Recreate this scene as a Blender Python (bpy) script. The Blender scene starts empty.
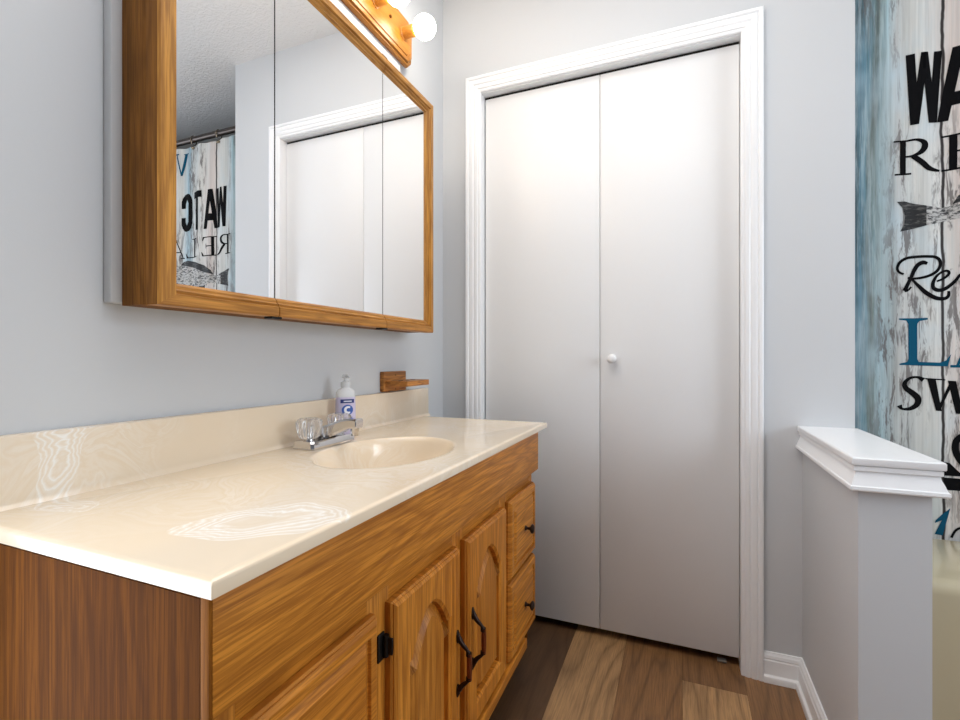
import bpy, bmesh, math, random
from mathutils import Vector, Matrix
random.seed(7)
S = bpy.context.scene
COL = S.collection
PI = math.pi

# ---------------------------------------------------------------- camera
cam_d = bpy.data.cameras.new('camera')
cam = bpy.data.objects.new('camera', cam_d); COL.objects.link(cam)
cam.location = (0.8816, -1.7317, 1.0004)
cam.rotation_euler = (PI/2, 0, 0.3941)
cam_d.sensor_fit = 'HORIZONTAL'; cam_d.sensor_width = 36
cam_d.lens = 481.2/960*36
cam_d.shift_y = -1.3/960
cam_d.clip_start = 0.02
S.camera = cam

# ---------------------------------------------------------------- world, light, exposure
w = bpy.data.worlds.new('world'); S.world = w; w.use_nodes = True
w.node_tree.nodes['Background'].inputs[0].default_value = (0.62, 0.78, 1.0, 1)
w.node_tree.nodes['Background'].inputs[1].default_value = 1.5
def area(name, loc, rot, sx, sy, power, color):
    l = bpy.data.lights.new(name, 'AREA'); l.shape = 'RECTANGLE'; l.size = sx; l.size_y = sy
    l.energy = power; l.color = color
    o = bpy.data.objects.new(name, l); COL.objects.link(o); o.location = loc; o.rotation_euler = rot
    return o
WIN_P, DOME_E, BULB_E = 14.0, 3.0, 12.0
area('ceiling_fill', (.60, -.85, 2.44), (0, 0, 0), .9, .9, 4.5, (1.0, .985, .965))  # added soft fill from above, has no fixture
area('bounce_fill', (.62, -1.45, 1.90), (PI, 0, 0), .7, .7, 4.5, (1.0, .985, .97))  # added fill aimed up so the ceiling bounces soft light
area('doorway_fill', (-.10, -1.90, 1.05), (0, -PI/2, 0), 1.7, .7, 7.0, (1.0, .98, .96))  # added even fill outside the left doorway, no hall lamp behind it
area('window_daylight_fill', (2.97, -.95, 1.45), (0, PI/2, 0), 1.1, 1.0, WIN_P, (0.88, 0.94, 1.0))  # daylight fill for the added, unseen window
S.view_settings.view_transform = 'Standard'; S.view_settings.look = 'None'
S.view_settings.gamma = 1; S.view_settings.use_curve_mapping = False
S.view_settings.exposure = 0.72

# ---------------------------------------------------------------- materials
def srgb(r, g, b):
    f = lambda c: (c/255/12.92) if c/255 <= .04045 else ((c/255+.055)/1.055)**2.4
    return (f(r), f(g), f(b), 1)
class NT:
    def __init__(s, name):
        s.m = bpy.data.materials.new(name); s.m.use_nodes = True
        s.t = s.m.node_tree; s.b = s.t.nodes['Principled BSDF']
    def n(s, typ, **kw):
        nd = s.t.nodes.new(typ)
        for k, v in kw.items(): setattr(nd, k, v)
        return nd
    def l(s, a, b): s.t.links.new(a, b)
    def coord(s, scale=(1, 1, 1), loc=(0, 0, 0)):
        tc = s.n('ShaderNodeTexCoord'); mp = s.n('ShaderNodeMapping')
        mp.inputs['Scale'].default_value = scale; mp.inputs['Location'].default_value = loc
        s.l(tc.outputs['Object'], mp.inputs['Vector']); return mp.outputs[0]
    def noise(s, vec, scale, detail=2, rough=.5, dist=0):
        nd = s.n('ShaderNodeTexNoise'); nd.inputs['Scale'].default_value = scale
        nd.inputs['Detail'].default_value = detail; nd.inputs['Roughness'].default_value = rough
        nd.inputs['Distortion'].default_value = dist
        s.l(vec, nd.inputs['Vector']); return nd.outputs[0]
    def math(s, op, a, b=None, c=None, clamp=False):
        nd = s.n('ShaderNodeMath', operation=op, use_clamp=clamp)
        for i, v in enumerate((a, b, c)):
            if v is None: continue
            if isinstance(v, (int, float)): nd.inputs[i].default_value = v
            else: s.l(v, nd.inputs[i])
        return nd.outputs[0]
    def ramp(s, fac, stops, interp='LINEAR'):
        nd = s.n('ShaderNodeValToRGB'); cr = nd.color_ramp; cr.interpolation = interp
        while len(cr.elements) < len(stops): cr.elements.new(.5)
        for e, (p, c) in zip(cr.elements, stops): e.position = p; e.color = c if len(c) == 4 else (*c, 1)
        s.l(fac, nd.inputs[0]); return nd.outputs[0]
    def mix(s, fac, a, b, mode='MIX'):
        nd = s.n('ShaderNodeMix', data_type='RGBA', blend_type=mode)
        for i, v in ((0, fac), (6, a), (7, b)):
            if isinstance(v, (int, float)): nd.inputs[i].default_value = v
            elif isinstance(v, tuple): nd.inputs[i].default_value = v
            else: s.l(v, nd.inputs[i])
        return nd.outputs[2]
    def bump(s, h, strength, dist=.001):
        nd = s.n('ShaderNodeBump'); nd.inputs['Strength'].default_value = strength
        nd.inputs['Distance'].default_value = dist
        s.l(h, nd.inputs['Height']); s.l(nd.outputs[0], s.b.inputs['Normal'])
    def set(s, **kw):
        for k, v in kw.items():
            i = s.b.inputs[k.replace('_', ' ')]
            if isinstance(v, (int, float, tuple)): i.default_value = v
            else: s.l(v, i)
        return s.m
BW = lambda v: (v, v, v, 1)
def plain(name, col, rough=.5, **kw):
    return NT(name).set(Base_Color=col, Roughness=rough, **kw)
def paint(name, col, rough=.55, bump=.12, sc=260):
    t = NT(name); v = t.coord(); t.bump(t.noise(v, sc, 3), bump, .0006)
    return t.set(Base_Color=col, Roughness=rough)
def oak(name, axis, light, mid, dark, flat='x', rough=.42, rings=9, fs=1.0, coat=.0, con=.38, spec=.3):
    t = NT(name)
    k = 'xyz'.index(axis)
    sc = [1, 1, 1]; sc['xyz'.index(flat)] = .22; sc[k] = .10
    v = t.coord(tuple(sc), (3.1, 1.7, 5.3))
    n = t.noise(v, 9.0*fs, 2.0, .45, .1)
    tri = t.math('ABSOLUTE', t.math('SUBTRACT', t.math('FRACT', t.math('MULTIPLY', n, rings*1.9)), .5))
    cath = t.ramp(tri, [(0, BW(0)), (.10, BW(.2)), (.26, BW(.85)), (.5, BW(1))])
    sp = [1, 1, 1]; sp['xyz'.index(flat)] = .22; sp[k] = .03
    vp = t.coord(tuple(sp), (.3, .2, .7))
    pores = t.ramp(t.noise(vp, 300, 3, .65), [(.42, BW(0)), (.55, BW(1))])
    med = t.ramp(t.noise(vp, 90, 2, .6), [(.38, BW(0)), (.60, BW(1))])
    broad = t.ramp(t.noise(v, 2.6, 2), [(.35, BW(0)), (.65, BW(1))])
    base = t.mix(broad, mid, light)
    base = t.mix(t.math('MULTIPLY', t.math('SUBTRACT', 1, med), .35), base, dark)
    c = t.mix(t.math('MULTIPLY', t.math('SUBTRACT', 1, cath), con), base, dark)
    c = t.mix(t.math('MULTIPLY', t.math('SUBTRACT', 1, pores), .46), c, dark)
    t.bump(pores, .12, .0003)
    return t.set(Base_Color=c, Roughness=rough, Coat_Weight=coat, Coat_Roughness=.18, Specular_IOR_Level=spec)
M = {}
M['wall'] = paint('wall_paint', srgb(206, 208, 210))
M['wall_dark'] = paint('wall_paint_shell', srgb(206, 208, 210))
M['trim'] = plain('white_trim_paint', srgb(243, 244, 245), .32)
M['wall_rear'] = paint('rear_wall_bounce_cut', srgb(128, 130, 134))  # unseen wall toned dark to cut light bounced from behind
t = NT('white_door_paint'); v = t.coord((1, 1, .12)); t.bump(t.noise(v, 300, 2), .10, .0004)
M['door'] = t.set(Base_Color=srgb(232, 232, 232), Roughness=.36)
M['dark'] = plain('dark_void', srgb(40, 38, 36), .9)
M['black_gap'] = plain('black_seam', (.01, .01, .01, 1), .8)
t = NT('textured_ceiling'); v = t.coord()
hh = t.ramp(t.noise(v, 75, 3, .55, .6), [(.38, BW(0)), (.62, BW(1))]); t.bump(hh, .6, .0022)
M['ceiling'] = t.set(Base_Color=srgb(232, 230, 228), Roughness=.85)

LG, MD, DK = srgb(228, 154, 60), srgb(212, 134, 42), srgb(132, 70, 12)
M['oak_h'] = oak('golden_oak_horizontal', 'y', LG, MD, DK)
M['oak_v'] = oak('golden_oak_vertical', 'z', LG, MD, DK)
M['oak_panel'] = oak('golden_oak_raised_panel', 'z', srgb(212, 146, 60), srgb(194, 122, 40), DK, rings=5)
M['oak_side_shaded'] = oak('oak_end_panel_shaded', 'z', srgb(128, 76, 14), srgb(112, 62, 8), srgb(66, 32, 1), rings=7, rough=.7, spec=.06, flat='y')  # golden oak copy with the end panel's shade in its colour
M['oak_cab_v'] = oak('medicine_cabinet_oak_vertical', 'z', srgb(214, 158, 76), srgb(196, 134, 54), srgb(122, 74, 26), rings=8, fs=1.6)
M['oak_cab_h'] = oak('medicine_cabinet_oak_horizontal', 'y', srgb(220, 164, 88), srgb(200, 138, 60), srgb(122, 74, 26), rings=8, fs=1.6)
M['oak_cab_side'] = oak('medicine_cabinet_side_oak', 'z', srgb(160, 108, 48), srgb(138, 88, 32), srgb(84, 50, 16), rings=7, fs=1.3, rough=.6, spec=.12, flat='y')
M['oak_light'] = oak('pale_oak_light_bar', 'y', srgb(196, 140, 62), srgb(180, 122, 46), srgb(136, 82, 26), rings=3, rough=.3, con=.25)
M['oak_holder'] = oak('oak_holder', 'y', srgb(220, 158, 88), srgb(198, 132, 62), srgb(104, 56, 20), rings=6, fs=3, con=.6)

# cultured marble
def marble(name, base, white):
    t = NT(name); v = t.coord()
    tc = t.n('ShaderNodeTexCoord')
    warp = t.n('ShaderNodeTexNoise'); warp.inputs['Scale'].default_value = 3.2; warp.inputs['Detail'].default_value = 2
    t.l(tc.outputs['Object'], warp.inputs['Vector'])
    sub = t.n('ShaderNodeVectorMath', operation='SUBTRACT'); sub.inputs[1].default_value = (.5, .5, .5); t.l(warp.outputs['Color'], sub.inputs[0])
    sca = t.n('ShaderNodeVectorMath', operation='SCALE'); sca.inputs['Scale'].default_value = .42; t.l(sub.outputs[0], sca.inputs[0])
    add = t.n('ShaderNodeVectorMath', operation='ADD'); t.l(tc.outputs['Object'], add.inputs[0]); t.l(sca.outputs[0], add.inputs[1])
    n1 = t.noise(add.outputs[0], 5.5, 5, .55, 1.0)
    veins = t.math('FRACT', t.math('MULTIPLY', n1, 7))
    veins = t.ramp(veins, [(0, BW(0)), (.30, BW(.55)), (.5, BW(.15)), (.72, BW(.8)), (1, BW(0))])
    mask = t.ramp(t.noise(add.outputs[0], 2.6, 1), [(.44, BW(0)), (.60, BW(1))])
    # two strong milky swirls: one on the deck near the front corner, one running down the splash
    def blob(cx, cy, cz, rx, ry, rz):
        mp = t.n('ShaderNodeMapping'); mp.inputs['Location'].default_value = (-cx/rx, -cy/ry, -cz/rz)
        mp.inputs['Scale'].default_value = (1/rx, 1/ry, 1/rz); t.l(add.outputs[0], mp.inputs['Vector'])
        ln = t.n('ShaderNodeVectorMath', operation='LENGTH'); t.l(mp.outputs[0], ln.inputs[0])
        rr = t.math('ADD', ln.outputs['Value'], 0)
        ringv = t.math('FRACT', t.math('MULTIPLY', t.math('ADD', rr, t.math('MULTIPLY', n1, 1.3)), 6.5))
        ringv = t.ramp(ringv, [(0, BW(.15)), (.45, BW(1)), (.6, BW(.5)), (1, BW(.15))])
        m = t.ramp(rr, [(.2, BW(.15)), (.45, BW(1)), (.95, BW(.8)), (1.15, BW(0))])
        return t.math('MULTIPLY', ringv, m)
    b1 = blob(.335, -1.262, .793, .105, .085, .2)
    b2 = blob(.02, -1.290, .835, .06, .045, .16)
    f = t.math('MAXIMUM', t.math('MULTIPLY', t.math('MULTIPLY', veins, mask), .42), t.math('MAXIMUM', b1, b2))
    f = t.math('MINIMUM', f, 1.0)
    c = t.mix(f, base, white)
    broad = t.ramp(t.noise(v, 3, 2), [(.3, BW(0)), (.7, BW(1))])
    c = t.mix(t.math('MULTIPLY', broad, .35), c, srgb(228, 208, 178))
    return t.set(Base_Color=c, Roughness=.16, Coat_Weight=.4, Coat_Roughness=.06, Specular_IOR_Level=.5)
M['marble'] = marble('cultured_marble', srgb(234, 215, 188), srgb(253, 251, 247))
M['chrome'] = plain('chrome', (.66, .65, .65, 1), .12, Metallic=1.0)
M['bronze'] = plain('dark_bronze', srgb(52, 38, 32), .36, Metallic=.85)
M['copper_wear'] = plain('worn_copper', srgb(120, 62, 34), .4, Metallic=.8)
M['black_metal'] = plain('black_metal', srgb(30, 27, 25), .4, Metallic=.6)
M['brass'] = plain('brass_edge', srgb(226, 196, 140), .25, Metallic=.8)
M['mirror'] = plain('mirror_silver', (.93, .935, .94, 1), .004, Metallic=1.0)
M['knob_white'] = plain('white_porcelain', srgb(238, 238, 238), .2)
M['acrylic'] = plain('clear_acrylic', (.98, .96, .94, 1), .06, Transmission_Weight=.85, IOR=1.49)
M['clear_plastic'] = plain('clear_plastic', (.95, .96, .97, 1), .2, Transmission_Weight=.35, IOR=1.3)
M['lavender'] = plain('lavender_soap', srgb(214, 206, 230), .25, Transmission_Weight=.1, IOR=1.35)
M['label_navy'] = plain('label_navy', srgb(38, 52, 118), .4)
M['label_blue'] = plain('label_blue', srgb(50, 92, 176), .4)
M['label_white'] = plain('label_white', srgb(238, 240, 246), .4)
M['tub'] = plain('beige_tub_enamel', srgb(206, 192, 160), .2, Coat_Weight=.5, Coat_Roughness=.08)
M['rod'] = plain('pewter_rod', srgb(70, 62, 58), .35, Metallic=.8)
M['ring'] = plain('ring_metal', srgb(150, 136, 116), .22, Metallic=1.0)
M['screw'] = plain('screw_brass', srgb(120, 84, 40), .35, Metallic=.8)
M['wedge'] = plain('pivot_metal', srgb(120, 116, 110), .4)
def emis(name, col, e):
    t = NT(name); return t.set(Base_Color=(.9, .9, .9, 1), Emission_Color=col, Emission_Strength=e)
M['bulb'] = emis('lit_frosted_bulb', (1, .90, .76, 1), BULB_E)
M['dome'] = emis('added_ceiling_dome', (1, .96, .91, 1), DOME_E)  # glow of the added ceiling lamp

# vinyl plank floor: plank tone is an attribute of each plank face
t = NT('vinyl_plank'); at = t.n('ShaderNodeAttribute', attribute_name='plank_tone')
v = t.coord((1, .10, 1)); n1 = t.noise(v, 5.0, 1.5, .5, .25)
vv = t.n('ShaderNodeVectorMath', operation='ADD'); t.l(v, vv.inputs[0]); t.l(at.outputs['Vector'], vv.inputs[1])
n1 = t.noise(vv.outputs[0], 5.5, 1.6, .5, .2)
tri = t.math('ABSOLUTE', t.math('SUBTRACT', t.math('FRACT', t.math('MULTIPLY', n1, 13)), .5))
cath = t.ramp(tri, [(0, BW(0)), (.15, BW(.6)), (.5, BW(1))])
fine = t.ramp(t.noise(t.coord((1, .04, 1)), 260, 3, .6), [(.38, BW(.1)), (.58, BW(1))])
blot = t.ramp(t.noise(vv.outputs[0], 3.3, 3, .6), [(.3, BW(0)), (.65, BW(1))])
sx = t.n('ShaderNodeSeparateColor'); t.l(at.outputs['Color'], sx.inputs[0])
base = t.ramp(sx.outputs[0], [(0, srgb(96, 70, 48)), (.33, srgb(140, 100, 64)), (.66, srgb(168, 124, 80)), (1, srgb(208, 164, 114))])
c = t.mix(t.math('MULTIPLY', t.math('SUBTRACT', 1, cath), .75), base, t.mix(.65, base, srgb(60, 38, 24)))
c = t.mix(t.math('MULTIPLY', t.math('SUBTRACT', 1, blot), .40), c, t.mix(.5, base, srgb(52, 38, 28)))
c = t.mix(fine, t.mix(.35, c, srgb(58, 40, 28)), c)
M['floor'] = t.set(Base_Color=c, Roughness=.42)

# curtain print: whitewashed blue planks
t = NT('printed_plank_curtain'); tc = t.n('ShaderNodeTexCoord'); sp = t.n('ShaderNodeSeparateXYZ'); t.l(tc.outputs['Object'], sp.inputs[0])
vs = t.coord((1, .2, .07)); warp = t.noise(vs, 9, 4, .6, .4); warp2 = t.noise(t.coord((1, .2, .25)), 3.2, 2, .5, .3)
x = t.math('ADD', sp.outputs[0], t.math('ADD', t.math('MULTIPLY', t.math('SUBTRACT', warp, .5), .10), t.math('MULTIPLY', t.math('SUBTRACT', warp2, .5), .09)))
u = t.math('DIVIDE', t.math('SUBTRACT', x, 1.34), 1.5)
c1, c2, c3 = srgb(74, 116, 132), srgb(128, 168, 184), srgb(168, 196, 204)
W1, W2, W3, G1, P1 = srgb(204, 204, 199), srgb(216, 214, 208), srgb(184, 186, 184), srgb(150, 146, 142), srgb(216, 204, 197)
col = t.ramp(u, [(0, srgb(46, 92, 112)), (.014, srgb(96, 118, 116)), (.028, srgb(70, 118, 138)), (.045, srgb(112, 154, 170)), (.06, srgb(118, 140, 140)), (.075, c3), (.1, W3), (.125, W1), (.15, W2), (.18, P1), (.22, W2), (.27, W1),
     (.30, srgb(150, 178, 190)), (.34, W2), (.42, W1), (.46, c3), (.52, W2), (.60, P1), (.66, srgb(140, 172, 186)), (.72, W1), (.8, c2), (.85, W2), (.92, c3), (1, W1)])
peel = t.ramp(t.noise(t.coord((1, .3, .14)), 55, 4, .75, .5), [(.50, BW(0)), (.58, BW(1))])
pm = t.ramp(t.noise(t.coord((1, .3, .10), (4, 0, 1)), 13, 2, .5), [(.44, BW(0)), (.58, BW(.85))])
streak = t.ramp(t.noise(t.coord((1, .3, .02)), 170, 2, .6), [(.35, BW(.35)), (.65, BW(0))])
fine = t.ramp(t.noise(t.coord((1, .3, .03), (1, 0, 2)), 70, 4, .7), [(.38, BW(.75)), (.56, BW(0))])
leftm = t.ramp(u, [(.04, BW(.9)), (.13, BW(.12))])
col = t.mix(t.math('MULTIPLY', fine, leftm), col, srgb(74, 80, 74))
col = t.mix(streak, col, t.mix(.5, col, srgb(60, 76, 84)))
lite = t.ramp(t.noise(t.coord((1, .3, .05), (5, 0, 9)), 110, 4, .7), [(.46, BW(0)), (.64, BW(.8))])
col = t.mix(t.math('MULTIPLY', lite, t.ramp(u, [(.03, BW(.7)), (.12, BW(.25))])), col, srgb(196, 210, 212))
warm = t.ramp(t.noise(t.coord((1, .3, .05), (2, 0, 4)), 26, 3, .6), [(.52, BW(0)), (.66, BW(.6))])
col = t.mix(t.math('MULTIPLY', warm, t.ramp(u, [(.05, BW(.9)), (.09, BW(0))])), col, srgb(112, 108, 92))
cloud = t.ramp(t.noise(t.coord((1, .3, .5), (7, 0, 3)), 7, 3, .6), [(.5, BW(0)), (.72, BW(.6))])
col = t.mix(t.math('MULTIPLY', cloud, t.ramp(u, [(.1, BW(1)), (.3, BW(.3))])), col, srgb(176, 200, 212))
col = t.mix(t.math('MULTIPLY', peel, pm), col, srgb(96, 90, 88))
# dark gaps between the printed planks
wob = t.math('MULTIPLY', t.math('SUBTRACT', t.noise(t.coord((0, 0, 1)), 5, 3, .6), .5), .028)
gx = t.math('ADD', sp.outputs[0], wob)
per = t.math('ABSOLUTE', t.math('SUBTRACT', t.math('FRACT', t.math('DIVIDE', t.math('SUBTRACT', gx, 1.587-.155), .31)), .5))
gap = t.ramp(per, [(.0095, BW(1)), (.014, BW(0))])
col = t.mix(gap, col, srgb(38, 32, 31))
M['curtain'] = t.set(Base_Color=col, Roughness=.75)
M['print_black'] = plain('print_black', srgb(12, 12, 14), .9, Specular_IOR_Level=.1)
M['print_teal'] = plain('print_teal', srgb(18, 78, 104), .9, Specular_IOR_Level=.1)
t = NT('print_fish'); n = t.noise(t.coord((.35, 1, 1)), 160, 3, .7)
M['print_fish'] = t.set(Base_Color=t.ramp(n, [(.40, srgb(50, 50, 52)), (.54, srgb(182, 180, 176))]), Roughness=.7)
t = NT('print_fish_tail'); n = t.noise(t.coord((.2, 1, 1)), 170, 3, .6)
M['print_fish_tail'] = t.set(Base_Color=t.ramp(n, [(.52, srgb(14, 14, 15)), (.70, srgb(92, 90, 88))]), Roughness=.7)

# ---------------------------------------------------------------- mesh helpers
def new(): return bmesh.new()
def box(bm, x0, x1, y0, y1, z0, z1):
    vs = [bm.verts.new(p) for p in ((x0,y0,z0),(x1,y0,z0),(x1,y1,z0),(x0,y1,z0),(x0,y0,z1),(x1,y0,z1),(x1,y1,z1),(x0,y1,z1))]
    for f in ((0,3,2,1),(4,5,6,7),(0,1,5,4),(1,2,6,5),(2,3,7,6),(3,0,4,7)): bm.faces.new([vs[i] for i in f])
    return vs
def bbox(bm, x0, x1, y0, y1, z0, z1, bev=.002, seg=2):
    b2 = new(); box(b2, x0, x1, y0, y1, z0, z1)
    bmesh.ops.bevel(b2, geom=b2.edges[:], offset=bev, segments=seg, affect='EDGES', profile=.5)
    me = bpy.data.meshes.new('tmp'); b2.to_mesh(me); b2.free(); bm.from_mesh(me); bpy.data.meshes.remove(me)
def bridge(bm, a, b, closed=True):
    n = len(a)
    for i in range(n if closed else n-1):
        j = (i+1) % n
        try: bm.faces.new((a[i], a[j], b[j], b[i]))
        except ValueError: pass
def loops(bm, rows, closed=True, cap0=True, cap1=True):
    """rows: list of point lists of the same length, joined row to row"""
    R = [[bm.verts.new(p) for p in r] for r in rows]
    for a, b in zip(R, R[1:]): bridge(bm, a, b, closed)
    if cap0 and closed: bm.faces.new(R[0][::-1])
    if cap1 and closed: bm.faces.new(R[-1])
    if not closed:
        if cap0: bm.faces.new([r[0] for r in R])
        if cap1: bm.faces.new([r[-1] for r in R][::-1])
    return R
def lathe(bm, prof, origin, axis='z', n=24):
    """prof: (radius, height) pairs along axis from origin"""
    o = Vector(origin); rows = []
    for r, hgt in prof:
        row = []
        for i in range(n):
            a = 2*PI*i/n; p, q = r*math.cos(a), r*math.sin(a)
            row.append(o + Vector({'z': (p, q, hgt), 'x': (hgt, p, q), 'y': (q, hgt, p)}[axis]))
        rows.append(row)
    loops(bm, rows)
def tube(bm, pts, rad, n=10):
    pts = [Vector(p) for p in pts]; rows = []; up = Vector((0, 0, 1))
    prev = None
    for i, p in enumerate(pts):
        d = (pts[min(i+1, len(pts)-1)] - pts[max(i-1, 0)]).normalized()
        if prev is None:
            ref = up if abs(d.z) < .9 else Vector((0, 1, 0)); s = d.cross(ref).normalized()
        else: s = (prev - d*prev.dot(d)).normalized()
        prev = s; t2 = d.cross(s)
        r = rad(i/(len(pts)-1)) if callable(rad) else (rad[i] if isinstance(rad, (list, tuple)) else rad)
        rows.append([p + s*(r*math.cos(2*PI*k/n)) + t2*(r*math.sin(2*PI*k/n)) for k in range(n)])
    loops(bm, rows)
def spline(pts, k=8):
    out = []; n = len(pts); P = [Vector(p) for p in pts]
    for i in range(n-1):
        a, b, c, d = P[max(i-1, 0)], P[i], P[i+1], P[min(i+2, n-1)]
        for j in range(k):
            t = j/k
            out.append(.5*((2*b)+(c-a)*t+(2*a-5*b+4*c-d)*t*t+(3*b-a-3*c+d)*t**3))
    out.append(P[-1]); return out
def empty(name, loc, label=None, cat=None, group=None, kind=None):
    o = bpy.data.objects.new(name, None); COL.objects.link(o); o.location = loc
    o.empty_display_size = .05
    tag(o, label, cat, group, kind); return o
def tag(o, label=None, cat=None, group=None, kind=None):
    for k, v in (('label', label), ('category', cat), ('group', group), ('kind', kind)):
        if v: o[k] = v
    return o
def wloc(o):
    v = Vector((0, 0, 0))
    while o is not None: v += o.location; o = o.parent
    return v
def obj(name, bm, mat, parent=None, smooth=30, at=None, label=None, keep_normals=False):
    """bm is in world coordinates; `at` moves the object's own origin there"""
    if not keep_normals: bmesh.ops.recalc_face_normals(bm, faces=bm.faces[:])
    me = bpy.data.meshes.new(name)
    base = wloc(parent) if parent is not None else Vector((0, 0, 0))
    org = Vector(at) if at is not None else base
    bmesh.ops.translate(bm, verts=bm.verts[:], vec=-org)
    bm.to_mesh(me); bm.free()
    o = bpy.data.objects.new(name, me); COL.objects.link(o)
    for m in (mat if isinstance(mat, list) else [mat]): me.materials.append(m)
    if parent is not None: o.parent = parent
    o.location = org - base
    if smooth:
        for p in me.polygons: p.use_smooth = True
        me.set_sharp_from_angle(angle=math.radians(smooth))
    if label: o['label'] = label
    return o
def struct(name, bm, mat, smooth=30, label=None):
    o = obj(name, bm, mat, None, smooth); o['kind'] = 'structure'
    if label: o['label'] = label
    return o
def copy_tree(o, parent=None):
    c = o.copy(); COL.objects.link(c); c.parent = parent
    for ch in list(o.children): copy_tree(ch, c)
    return c

# ---------------------------------------------------------------- room shell
XE, XR, YR, YA, H = 1.357, 2.95, -2.95, 0.82, 2.45
OL, OR, OT = .168, 1.060, 2.031          # closet opening
b = new()                                 # floor of planks along y
bounds = [.706-.1785*k for k in range(6, 0, -1)] + [.706, .888, 1.0665] + [1.0665+.1785*k for k in range(1, 12)]
lay = b.faces.layers.int.new('pid'); tones = []
def plank(x0, x1, y0, y1, tone):
    g = .0002
    vs = [b.verts.new(p) for p in ((x0+g, y0+g, 0), (x1-g, y0+g, 0), (x1-g, y1-g, 0), (x0+g, y1-g, 0))]
    f = b.faces.new(vs); f[lay] = len(tones); tones.append(tone)
rt = random.Random(3)
for i, x0 in enumerate(bounds[:-1]):
    x1 = bounds[i+1]
    if x1 <= 0.0: continue
    x0 = max(x0, -.02); x1 = min(x1, XR+.02)
    if abs(x0-.5275) < .01: segs = [(YR, -.9, .5), (-.9, YA, .92)]
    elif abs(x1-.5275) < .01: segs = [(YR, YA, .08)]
    elif abs(x0-.706) < .01: segs = [(YR, -1.0, .8), (-1.0, YA, .50)]
    elif abs(x0-.888) < .01: segs = [(YR, -1.35, .2), (-1.35, -.107, .97), (-.107, YA, .42)]
    elif abs(x0-1.0665) < .01: segs = [(YR, -.7, .3), (-.7, YA, .52)]
    else:
        y = YR; segs = []
        while y < YA:
            y2 = min(YA, y+rt.uniform(.6, 1.3)); segs.append((y, y2, rt.choice([.1, .35, .5, .6, .95]))); y = y2
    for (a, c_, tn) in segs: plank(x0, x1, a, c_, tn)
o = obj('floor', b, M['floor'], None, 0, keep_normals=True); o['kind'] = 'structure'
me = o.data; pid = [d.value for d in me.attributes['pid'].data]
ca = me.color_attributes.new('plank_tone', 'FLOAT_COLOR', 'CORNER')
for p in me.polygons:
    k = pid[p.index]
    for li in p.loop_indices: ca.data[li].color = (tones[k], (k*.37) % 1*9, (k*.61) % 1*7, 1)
b = new(); box(b, -.1, XR+.1, YR-.1, YA+.1, -.12, -.004); struct('floor_subfloor', b, M['dark'], 0)
b = new(); box(b, -.1, XR+.1, YR-.1, YA+.1, H, H+.08); struct('ceiling', b, M['ceiling'], 0)
b = new(); box(b, -.12, 0, YR-.1, -2.30, 0, H); box(b, -.12, 0, -1.50, YA+.1, 0, H); box(b, -.12, 0, -2.30, -1.50, 2.04, H); struct('wall_left', b, M['wall'], 0)  # doorway gap is added, out of view, to let fill light in
b = new(); box(b, 0, OL-.019, 0, .11, 0, H); box(b, OR+.019, XE, 0, .11, 0, H); box(b, OL-.019, OR+.019, 0, .11, OT+.019, H)
struct('wall_back', b, M['wall'], 0)
b = new(); box(b, XE-.1, XE, .11, YA, 0, H); struct('wall_alcove_left', b, M['wall'], 0)
b = new(); box(b, 0, XE-.1, .72, YA, 0, H); struct('wall_closet_back', b, M['dark'], 0)
b = new(); box(b, XE, XR, YA, YA+.1, 0, H); struct('wall_alcove_back', b, M['wall'], 0)
b = new()                                 # right wall with an added, unseen window opening
box(b, XR, XR+.12, YR, -1.50, 0, H); box(b, XR, XR+.12, -.40, YA+.1, 0, H)
box(b, XR, XR+.12, -1.50, -.40, 0, .95); box(b, XR, XR+.12, -1.50, -.40, 1.98, H)
struct('wall_right', b, M['wall'], 0)
b = new(); box(b, 0, XR, YR-.1, YR, 0, H)
struct('wall_rear', b, M['wall_rear'], 0)
b = new()
for (y0, y1, z0, z1) in ((-1.50, -1.45, .95, 1.98), (-.45, -.40, .95, 1.98), (-1.45, -.45, .95, 1.0), (-1.45, -.45, 1.93, 1.98), (-1.45, -.45, 1.45, 1.48)):
    bbox(b, XR+.02, XR+.07, y0, y1, z0, z1, .003)
wf = struct('added_window', b, M['trim'])  # frame of the added window, out of view

def frame_sweep(bm, paths, closed=False, cap=True):
    """paths: list of polylines, one per profile point"""
    rows = [[Vector(p) for p in q] for q in paths]
    R = [[bm.verts.new(p) for p in r] for r in rows]; n = len(R)
    for i in range(n):
        a, c_ = R[i], R[(i+1) % n]
        for j in range(len(a)-1): bm.faces.new((a[j], a[j+1], c_[j+1], c_[j]))
    if cap: bm.faces.new([r[0] for r in R]); bm.faces.new([r[-1] for r in R][::-1])

# closet door casing (profile: distance out from the opening, protrusion)
prof = [(0, 0), (0, .009), (.004, .011), (.010, .011), (.013, .014), (.022, .0155), (.026, .013), (.031, .0165), (.042, .018), (.046, .015), (.050, .019), (.058, .019), (.061, .017), (.061, 0)]
b = new()
frame_sweep(b, [[(OL-d, -p_, 0), (OL-d, -p_, OT+d+.003), (OR+d, -p_, OT+d+.003), (OR+d, -p_, 0)] for d, p_ in prof])
struct('trim_1', b, M['trim'], 25)
b = new()                                 # jambs lining the opening
box(b, OL-.018, OL, 0, .11, 0, OT+.018); box(b, OR, OR+.018, 0, .11, 0, OT+.018); box(b, OL, OR, 0, .11, OT, OT+.018)
struct('trim_2', b, M['trim'], 0)

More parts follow.
